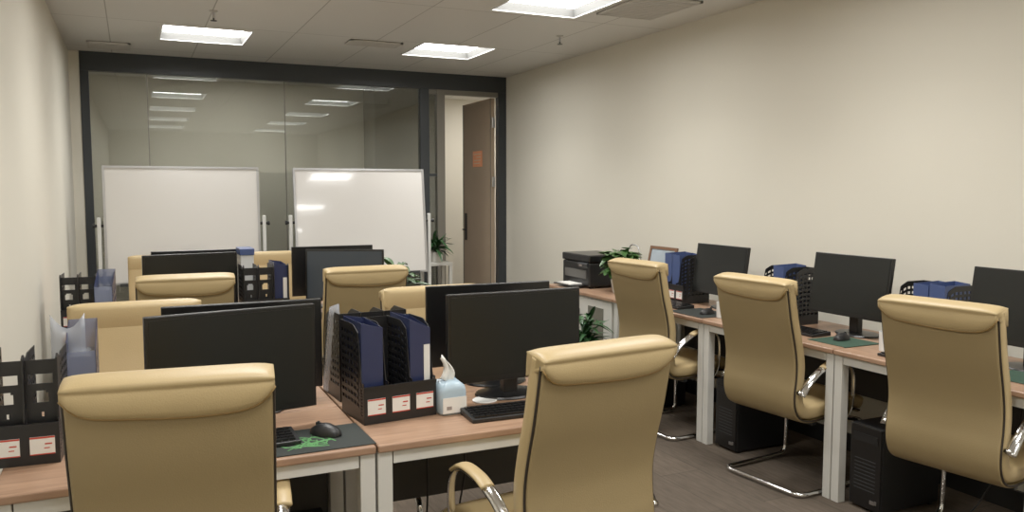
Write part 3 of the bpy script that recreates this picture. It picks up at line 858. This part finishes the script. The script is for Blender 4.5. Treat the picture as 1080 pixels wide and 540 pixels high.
# ------------------------------------------------------------------ plants
def leaf_strip(mb, base, az, L, w, lift, droop, n=6, twist=0):
    d = Vector((math.cos(az), math.sin(az), 0)); side = Vector((-d.y, d.x, 0)); prev=None
    for i in range(n+1):
        v = i/n
        p = Vector(base) + d*(L*v*math.cos(lift)) + Vector((0,0,1))*(L*(math.sin(lift)*v - droop*v*v))
        ww = w*math.sin(PI*(v*.93+.05))**.8
        row = [mb.bm.verts.new(p-side*ww), mb.bm.verts.new(p+Vector((0,0,-ww*.35))), mb.bm.verts.new(p+side*ww)]
        if prev:
            for k in (0,1): mb.bm.faces.new([prev[k],prev[k+1],row[k+1],row[k]])
        prev = row
def plant(x,y,z,label,pot,ph,pr_,fn,m='leaf',name='potted_plant'):
    t = thing(name, label, 'plant', (x,y,z))
    MB().lathe([(pr_*.72,0),(pr_*.76,.004),(pr_,ph),(pr_*.9,ph),(pr_*.86,ph-.015)],n=24).build('pot', M[pot], t)
    MB().lathe([(pr_*.84,ph-.03),(pr_*.84,ph-.016),(.005,ph-.012)],n=20).build('soil', M['soil'], t)
    st = MB(); lf = MB(); fn(st, lf, ph-.01)
    st.build('stem', M['leaf2'], t, smooth=True); lf.build('foliage', M[m], t, smooth=True)
    return t
def bushy(R, H, n, Ll, wl, seed):
    rnd = random.Random(seed)
    def fn(st, lf, z0):
        for i in range(n):
            a = rnd.uniform(0,2*PI); r = R*rnd.random()**.5*.75; h = z0+H*rnd.uniform(.3,1)*(1-.35*(r/R)**2)
            p = Vector((r*math.cos(a), r*math.sin(a), h))
            if i%2==0: st.tube(catmull([(p.x*.1,p.y*.1,z0-.02),(p.x*.4,p.y*.4,z0+(h-z0)*.6),tuple(p)],3),.003,5)
            leaf_strip(lf, p, a+rnd.uniform(-.9,.9), Ll*rnd.uniform(.7,1.2), wl*rnd.uniform(.8,1.2), rnd.uniform(-.2,.7), rnd.uniform(.1,.7))
    return fn
def spiky(H, n, L, w, seed, lo=.1):
    rnd = random.Random(seed)
    def fn(st, lf, z0):
        for k in range(4):
            a = k*PI/2+.4; st.tube([(0,0,z0-.02),(.04*math.cos(a),.04*math.sin(a),z0+H*(.5+.12*k))],.006,6)
        for i in range(n):
            k = rnd.randrange(4); a0 = k*PI/2+.4; f = rnd.uniform(lo,1)
            p = Vector((.04*f*math.cos(a0),.04*f*math.sin(a0), z0+H*(.5+.12*k)*f))
            leaf_strip(lf, p, rnd.uniform(0,2*PI), L*rnd.uniform(.7,1.15), w, rnd.uniform(.1,1.1), rnd.uniform(.2,.7))
    return fn
plant(3.30,5.17,.7505,'bushy green potted plant between printer and picture frame on the cabinet','pot',.10,.075,bushy(.12,.25,170,.09,.030,1))
plant(2.82,4.86,0,'dark green spiky floor plant in front of the white cabinet','potdark',.26,.13,spiky(.47,230,.22,.017,2),'leaf2')
plant(1.585,5.18,.7505,'small leafy plant behind the turned monitor of the far group','pot',.09,.06,spiky(.25,30,.22,.026,5),'leaf')
plant(2.74,7.70,.80,'green plant on the narrow white stand right of the whiteboard','pot',.10,.075,spiky(.16,60,.20,.016,8),'leaf2')
ws = thing('plant_stand','narrow white open stand carrying a plant beside the glass partition','stand',(2.74,7.70,0))
MB().box(-.13,.13,-.13,.13,.77,.80).build('top_board', M['white_metal'], ws, bevel=.002)
for a in (-1,1):
    for b in (-1,1): MB().box(a*.11-.015,a*.11+.015,b*.11-.015,b*.11+.015,0,.77).build('leg', M['white_metal'], ws)
MB().box(-.12,.12,-.12,.12,.25,.27).build('shelf', M['white_metal'], ws)

# ------------------------------------------------------------------ world, camera, render look
w = bpy.data.worlds.new('World'); sc.world = w; w.use_nodes = True
w.node_tree.nodes['Background'].inputs[0].default_value = (.5,.48,.45,1)
w.node_tree.nodes['Background'].inputs[1].default_value = .05
cam = bpy.data.cameras.new('camera'); co = bpy.data.objects.new('camera', cam); C.objects.link(co)
cam.sensor_width = 36; cam.lens = 860/1080*36
co.location = (0,0,1.52)
co.rotation_euler = (math.radians(90-4.653), 0, math.radians(-24.926))
sc.camera = co
cam.clip_start = .05
sc.view_settings.view_transform = 'Standard'
sc.view_settings.exposure = -.12
sc.view_settings.gamma = 1.12
sc.cycles.use_denoising = True
sc.cycles.max_bounces = 8; sc.cycles.diffuse_bounces = 5; sc.cycles.transparent_max_bounces = 12
sc.cycles.sample_clamp_indirect = 6
sc.cycles.caustics_reflective = False
